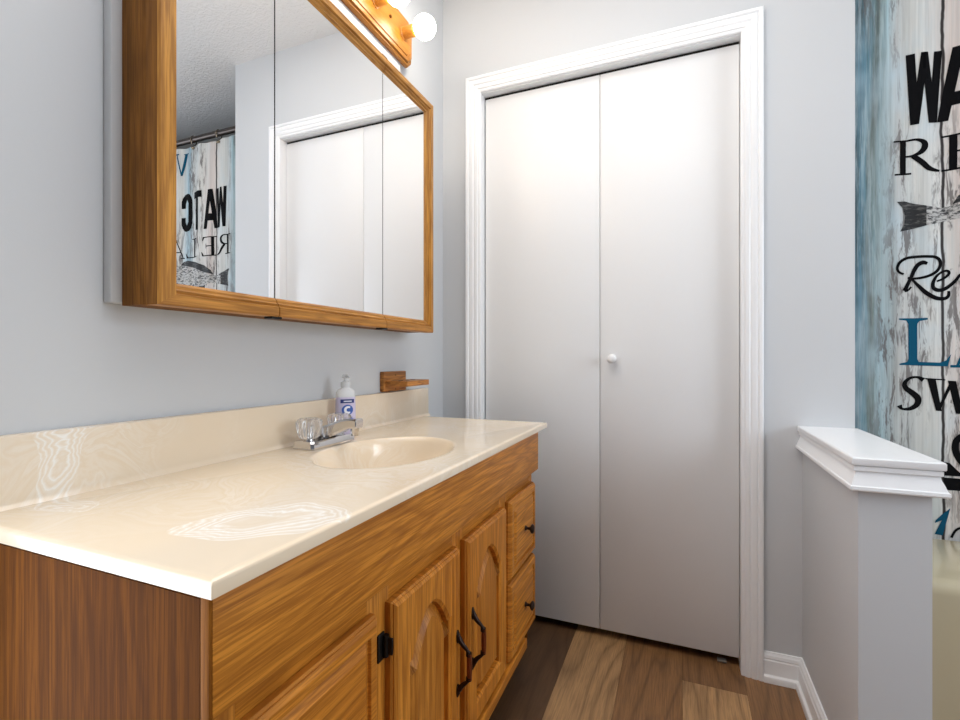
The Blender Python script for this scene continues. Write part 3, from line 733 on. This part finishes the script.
rows = [rrow(.0, ZT-.0160), rrow(0, ZT-.0035), rrow(.001, ZT-.0012), rrow(.003, ZT), rrow(.009, ZT+.0003), rrow(.015, ZT-.0006),
        erow(1.05, ZT-.0006), erow(1.02, ZT-.0002), erow(1.0, ZT-.0012), erow(.98, ZT-.005), erow(.96, ZT-.014), erow(.92, ZT-.034), erow(.86, ZT-.060), erow(.76, ZT-.086), erow(.6, ZT-.107), erow(.42, ZT-.119), erow(.24, ZT-.125), erow(.12, ZT-.128)]
R = loops(b, rows, True, False, True)
# underside ring so the slab is solid
R2 = [[b.verts.new(p) for p in r] for r in (erow(1.12, ZT-.0160), erow(1.06, ZT-.04), erow(.92, ZT-.10), erow(.5, ZT-.142))]
bridge(b, R[0], R2[0]); [bridge(b, p, q) for p, q in zip(R2, R2[1:])]; b.faces.new(R2[-1])
obj('counter_slab', b, M['marble'], vt, 40, at=(0, 0, 0), label='cream slab with the moulded oval basin')
b = new()
loops(b, [[(x, Y0, z), (x, -1.0, z), (x, -.6, z), (x, Y1+.046, z)] if False else [(x, Y0, z), (x, Y1+.046, z)] for x, z in ()], True) if False else None
sp = [(.002, ZT-.003), (.030, ZT-.003), (.0275, ZT+.001), (.0235, ZT+.004), (.0215, ZT+.009), (.0205, ZT+.095), (.0190, ZT+.0985), (.0160, ZT+.100), (.002, ZT+.100)]
loops(b, [[(x, Y0+.001, z) for x, z in sp], [(x, Y1+.042, z) for x, z in sp], [(min(x, .0185), Y1+.046, min(z, ZT+.098)) for x, z in sp]], True)
obj('backsplash', b, M['marble'], vt, 40, at=(0, 0, 0))
b = new(); lathe(b, [(.0001, 0), (.022, 0), (.024, .002), (.020, .0035), (.012, .002), (.0001, .003)], (CX, CY, ZT-.1275), 'z', 28); obj('drain', b, M['chrome'], vt, 40, label='chrome drain')

# ---------------------------------------------------------------- faucet
fc = empty('faucet', (.088, -.800, ZT), 'chrome centre-set faucet with two clear fluted knobs behind the sink', 'faucet')
b = new(); zb = ZT+.0002; rows = []
def stad(hx, hy, c, z, cx=.088):        # chamfered plan
    return [(cx+hx, -.8-hy+c, z), (cx+hx, -.8+hy-c, z), (cx+hx-c, -.8+hy, z), (cx-hx+c, -.8+hy, z), (cx-hx, -.8+hy-c, z), (cx-hx, -.8-hy+c, z), (cx-hx+c, -.8-hy, z), (cx+hx-c, -.8-hy, z)]
loops(b, [stad(.031, .078, .006, zb), stad(.031, .078, .006, zb+.004), stad(.029, .076, .006, zb+.014), stad(.026, .073, .006, zb+.018)], True)
obj('base_plate', b, M['chrome'], fc, 30)
b = new(); rows = []
for (x, z, hw, hh) in ((.052, .808, .028, .009), (.070, .814, .028, .015), (.095, .823, .0245, .0165), (.125, .8340, .0200, .0155), (.150, .8440, .0172, .0135), (.166, .8485, .0155, .0115), (.187, .8485, .0150, .0110), (.189, .848, .0135, .0095)):
    c_ = min(hw, hh)*.35
    rows.append([(x, -.8-hw, z-hh+c_), (x, -.8-hw, z+hh-c_), (x, -.8-hw+c_, z+hh), (x, -.8+hw-c_, z+hh), (x, -.8+hw, z+hh-c_), (x, -.8+hw, z-hh+c_), (x, -.8+hw-c_, z-hh), (x, -.8-hw+c_, z-hh)])
loops(b, rows); obj('spout', b, M['chrome'], fc, 35)
b = new(); lathe(b, [(.0001, .002), (.0105, .002), (.0105, -.010), (.0095, -.012), (.0095, -.020), (.008, -.0205), (.0001, -.0195)], (.176, -.8, .840), 'z', 22); obj('aerator', b, M['chrome'], fc, 35)
b = new(); lathe(b, [(.0001, 0), (.0025, 0), (.0025, .022), (.005, .024), (.005, .028), (.0001, .030)], (.058, -.8, ZT+.018), 'z', 14); obj('lift_rod', b, M['chrome'], fc, 35)
def tap(y):
    b = new(); n = 90; rows = []
    for (r, z, fl) in ((.0001, 0, 0), (.014, 0, 0), (.0195, .002, .1), (.0225, .008, .2), (.0245, .018, .26), (.0260, .030, .30), (.0265, .038, .32), (.0248, .044, .26), (.019, .0475, .14), (.011, .046, .04), (.0001, .0455, 0)):
        rows.append([(.085+r*(1+fl*.5*math.cos(9*2*PI*i/n))*math.cos(2*PI*i/n), y+r*(1+fl*.5*math.cos(9*2*PI*i/n))*math.sin(2*PI*i/n), ZT+.0215+z) for i in range(n)])
    loops(b, rows); o = obj('handle_knob', b, M['acrylic'], fc, 60, at=(.085, y, ZT+.018), label='clear fluted acrylic knob')
    b = new(); lathe(b, [(.0001, -.004), (.012, -.004), (.0125, .003), (.0001, .003)], (.085, y, ZT+.0185), 'z', 20); obj('handle_collar', b, M['chrome'], o, 40)
    b = new(); lathe(b, [(.0001, .006), (.006, .006), (.0055, .034), (.0001, .036)], (.085, y, ZT+.0185), 'z', 12); obj('handle_core', b, M['chrome'], o, 40)
tap(-.851); tap(-.745)

# ---------------------------------------------------------------- soap bottle
sb = empty('soap_bottle', (.058, -.690, ZT), 'small lavender hand soap pump bottle with blue label, against the backsplash', 'soap bottle')
NX_, NY_ = .80, -.60                       # outward direction of the label side
def bl(px, py, z): return (.062 - px*NY_ - py*NX_, -.690 + px*NX_ - py*NY_, ZT+z)
def srow(hw, hd, z, n=32):                 # superellipse plan: width along local x, depth along local y
    out = []
    for i in range(n):
        a = 2*PI*i/n; c_, s_ = math.cos(a), math.sin(a)
        out.append(bl(hw*math.copysign(abs(c_)**.7, c_), hd*math.copysign(abs(s_)**.7, s_), z))
    return out
b = new(); loops(b, [srow(.024, .014, .0005), srow(.026, .0155, .004), srow(.0262, .0158, .04), srow(.0258, .0155, .085), srow(.0250, .0150, .106)])
obj('bottle_body', b, M['lavender'], sb, 40)
b = new(); loops(b, [srow(.0252, .0152, .1062), srow(.0248, .0148, .118), srow(.021, .013, .125), srow(.013, .011, .129), srow(.0105, .0105, .131), srow(.0105, .0105, .135)])
obj('bottle_shoulder', b, M['clear_plastic'], sb, 40, label='clear empty shoulder of the bottle')
b = new(); lathe(b, [(.0001, 0), (.0125, 0), (.0125, .012), (.008, .014), (.0045, .015), (.0045, .022), (.0095, .023), (.0095, .030), (.007, .032), (.0001, .032)], (.062, -.690, ZT+.1335), 'z', 22)
tube(b, [(.062, -.690, ZT+.161), (.078, -.700, ZT+.161), (.090, -.708, ZT+.157)], [.005, .004, .003], 10)
obj('pump_head', b, M['clear_plastic'], sb, 40, label='clear plastic pump')
# label on the face toward the room (local -y after the turn is the +x side)
def lab(pts, z_, name, mat, off, lbl=None):
    b = new(); vs = []
    def P3(u_, v_, o_):
        r = .0158+o_; yy = r*(1-min(1, abs(u_)/.0262)**2.857)**.35 if abs(u_) < .0262 else 0
        return bl(u_, -yy, v_)
    vs = [b.verts.new((u_, 0, v_)) for u_, v_ in pts]; b.faces.new(vs).normal_update()
    bmesh.ops.triangulate(b, faces=b.faces[:], ngon_method='EAR_CLIP')
    for q in range(-24, 25, 2):
        bmesh.ops.bisect_plane(b, geom=b.verts[:]+b.edges[:]+b.faces[:], plane_co=(q*.001+.0003, 0, 0), plane_no=(1, 0, 0))
    for v_ in b.verts: v_.co = Vector(P3(v_.co.x, v_.co.z, off))
    o = obj(name, b, mat, sb, 0, label=lbl); md = o.modifiers.new('thickness', 'SOLIDIFY'); md.thickness = .0004; return o
lab([(-.017, .091), (.019, .091), (.019, .101), (-.017, .101)], 0, 'label_banner', M['label_navy'], .0006, 'navy banner of the label')
lab([(-.009, .0945), (.012, .0945), (.012, .0970), (-.009, .0970)], 0, 'label_line', M['label_white'], .0012)
lab([(.001+.0150*math.cos(2*PI*i/24), .073+.0135*math.sin(2*PI*i/24)) for i in range(24)], 0, 'label_oval', M['label_blue'], .0006, 'blue round emblem')
arc = [(.002+.0105*math.cos(a), .073+.0100*math.sin(a)) for a in [PI*.30+PI*1.4*i/14 for i in range(15)]]
arc += [(.004+.0058*math.cos(a), .073+.0050*math.sin(a)) for a in [PI*.30+PI*1.4*i/14 for i in range(14, -1, -1)]]
lab(arc, 0, 'label_letter', M['label_white'], .0012, 'white letter C of the emblem')
lab([(-.012, .052), (.014, .052), (.014, .0545), (-.012, .0545)], 0, 'label_line', M['label_navy'], .0006)
lab([(-.012, .030), (.014, .030), (.014, .034), (-.012, .034)], 0, 'label_line', M['label_blue'], .0006)

# ---------------------------------------------------------------- wooden toothbrush holder on the wall
hd = empty('toothbrush_holder', (0, -.37, .895), 'small wooden toothbrush holder on the wall above the backsplash end', 'toothbrush holder')
b = new(); bbox(b, .0005, .016, -.443, -.308, .8945, .959, .003); obj('wall_plate', b, M['oak_holder'], hd)
b = new(); P = [(.016, -.434), (.016, -.276)]
for i in range(9): a = PI/2*i/8; P.append((.072+.025*math.sin(a), -.301+.025*math.cos(a)))
P += [(.097, -.434)]
loops(b, [[(x, y, .913) for x, y in P], [(x, y, .930) for x, y in P]])
obj('shelf_arm', b, M['oak_holder'], hd, 30)
for y in (-.405, -.365, -.33):
    b = new(); lathe(b, [(.0001, 0), (.0075, 0), (.0075, .0006), (.0001, .0006)], (.055, y, .9302), 'z', 18); obj('brush_hole', b, M['dark'], hd, 40, label='dark round brush hole')
for z in (.901, .947):
    b = new(); lathe(b, [(.0001, 0), (.0035, 0), (.003, .0008), (.0001, .0010)], (.0162, -.375, z), 'x', 14); obj('screw', b, M['screw'], hd, 40)

# ---------------------------------------------------------------- medicine cabinet
MY0, MY1, MZ0, MZ1, MXF, MXB, MXM = -1.223, -.301, 1.087, 1.849, .1186, .0880, .1045
mc = empty('medicine_cabinet', (0, -.762, MZ0), 'oak-framed three-door mirrored medicine cabinet on the left wall', 'medicine cabinet')
b = new(); bbox(b, .0005, .020, -1.236, -.350, 1.093, 1.990, .002); obj('backing_board', b, M['wall'], mc, label='pale painted board behind the cabinet')
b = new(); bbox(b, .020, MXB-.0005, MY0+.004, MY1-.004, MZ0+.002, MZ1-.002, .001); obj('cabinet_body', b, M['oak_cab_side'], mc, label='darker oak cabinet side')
FP = [(0, MXB), (0, MXF-.004), (.003, MXF), (.019, MXF), (.0215, MXF-.005), (.026, MXF-.0035), (.0295, MXF-.008), (.034, MXF-.0085), (.039, MXM), (.039, MXB)]
FPs = [(0, MXB), (0, MXF-.003), (.002, MXF), (.027, MXF), (.030, MXF-.003), (.030, MXM), (.030, MXB)]
J1, J2, g = -.973, -.580, .0012
def cab_door(y0, y1, left=False, right=False):
    paths = None
    if left: paths = [[(x, y1, MZ0+d), (x, y0+ds, MZ0+d), (x, y0+ds, MZ1-d), (x, y1, MZ1-d)] for (d, x), ds in zip(FP, [0, 0, .003, .029, .0310, .0315, .032, .0325, .033, .033])]
    elif right: paths = [[(x, y0, MZ1-d), (x, y1-d, MZ1-d), (x, y1-d, MZ0+d), (x, y0, MZ0+d)] for d, x in FP]
    b = new()
    if paths:
        frame_sweep(b, paths); o = obj('cabinet_door', b, [M['oak_cab_h'], M['oak_cab_v'], M['oak_cab_side']], mc, 25)
    else:
        box(b, MXM-.0125, MXM-.0092, y0+.002, y1-.002, MZ0+.02, MZ1-.02); o = obj('cabinet_door', b, M['oak_cab_v'], mc, 25)
        b = new(); frame_sweep(b, [[(x, y0, MZ1-d), (x, y1, MZ1-d)] for d, x in FP]); obj('top_rail', b, M['oak_cab_h'], o, 25)
        b = new(); frame_sweep(b, [[(x, y1, MZ0+d), (x, y0, MZ0+d)] for d, x in FP]); obj('bottom_rail', b, M['oak_cab_h'], o, 25)
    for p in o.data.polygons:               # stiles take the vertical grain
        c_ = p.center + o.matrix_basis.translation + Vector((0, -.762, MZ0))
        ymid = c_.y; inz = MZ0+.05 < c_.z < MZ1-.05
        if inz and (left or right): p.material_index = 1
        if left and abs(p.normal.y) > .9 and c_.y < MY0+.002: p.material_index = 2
    ya = y0 + (.0320 if left else 0); yb = y1 - (.038 if right else 0)
    b = new(); bbox(b, MXM-.0035, MXM, ya+.0003, yb-.0003, MZ0+.036, MZ1-.036, .00005, 1); obj('mirror', b, M['mirror'], o, 0)
    b = new(); box(b, MXM-.009, MXM-.0036, ya+.002, yb-(.002 if right else -.0005), MZ0+.037, MZ1-.037); obj('mirror_backing', b, M['black_gap'], o, 0)
    return o
dl_ = cab_door(MY0, J1-g, left=True); dm_ = cab_door(J1+g, J2-g); dr_ = cab_door(J2+g, MY1, right=True)
for par, y in ((dl_, J1), (dm_, J2)):
    for z, s in ((MZ0-.001, -1), (MZ1+.001, 1)):
        b = new(); bbox(b, MXB+.004, MXF-.004, y-.016, y+.010, z-.0035, z+.0035, .001); obj('hinge', b, M['black_metal'], par, label='dark hinge tab')

# ---------------------------------------------------------------- bulb light bar
lb = empty('vanity_light', (0, -.77, 2.07), 'pale oak light bar with a row of round lit bulbs above the mirror', 'light fixture')
b = new()
def oct8(ins, x):
    y0, y1, z0, z1, c_ = -1.243+ins, -.301-ins, 1.985+ins, 2.140-ins, .022
    return [(x, y0+c_, z0), (x, y1-c_, z0), (x, y1, z0+c_), (x, y1, z1-c_), (x, y1-c_, z1), (x, y0+c_, z1), (x, y0, z1-c_), (x, y0, z0+c_)]
loops(b, [oct8(0, .0205), oct8(0, .030), oct8(.004, .034), oct8(.008, .034), oct8(.011, .040), oct8(.018, .0425), oct8(.022, .0415), oct8(.024, .044), oct8(.028, .045)])
box(b, .0003, .0205, -1.22, -.34, 2.005, 2.13)
obj('backplate', b, M['oak_light'], lb, 25)
bul = None
ys = [-.372-.158*i for i in range(6)]
for i, y in enumerate(ys):
    if i == 0:
        b = new(); lathe(b, [(.0001, 0), (.021, 0), (.021, .002), (.0185, .004), (.0185, .040), (.017, .042), (.0001, .042)], (.045, y, 2.066), 'x', 28)
        so = obj('socket', b, M['oak_light'], lb, 40, at=(.045, y, 2.066), label='turned wooden bulb socket')
        b = new(); bmesh.ops.create_uvsphere(b, u_segments=32, v_segments=18, radius=.0365); bmesh.ops.translate(b, verts=b.verts[:], vec=(.1235, y, 2.066))
        bu = obj('bulb', b, M['bulb'], lb, 80, at=(.1235, y, 2.066), label='lit round white bulb')
        b = new(); lathe(b, [(.0001, 0), (.0145, 0), (.0145, .012), (.0001, .012)], (.0868, y, 2.066), 'x', 20)
        ne = obj('bulb_neck', b, M['brass'], lb, 40, at=(.0868, y, 2.066))
    else:
        for q in (so, bu, ne):
            c_ = q.copy(); COL.objects.link(c_); c_.location.y = q.location.y-.158*i
for y in (-.451, -1.083):
    b = new(); lathe(b, [(.0001, 0), (.005, 0), (.005, .003), (.0035, .006), (.0001, .007)], (.0448, y, 2.07), 'x', 14); obj('mounting_screw', b, M['screw'], lb, 40)
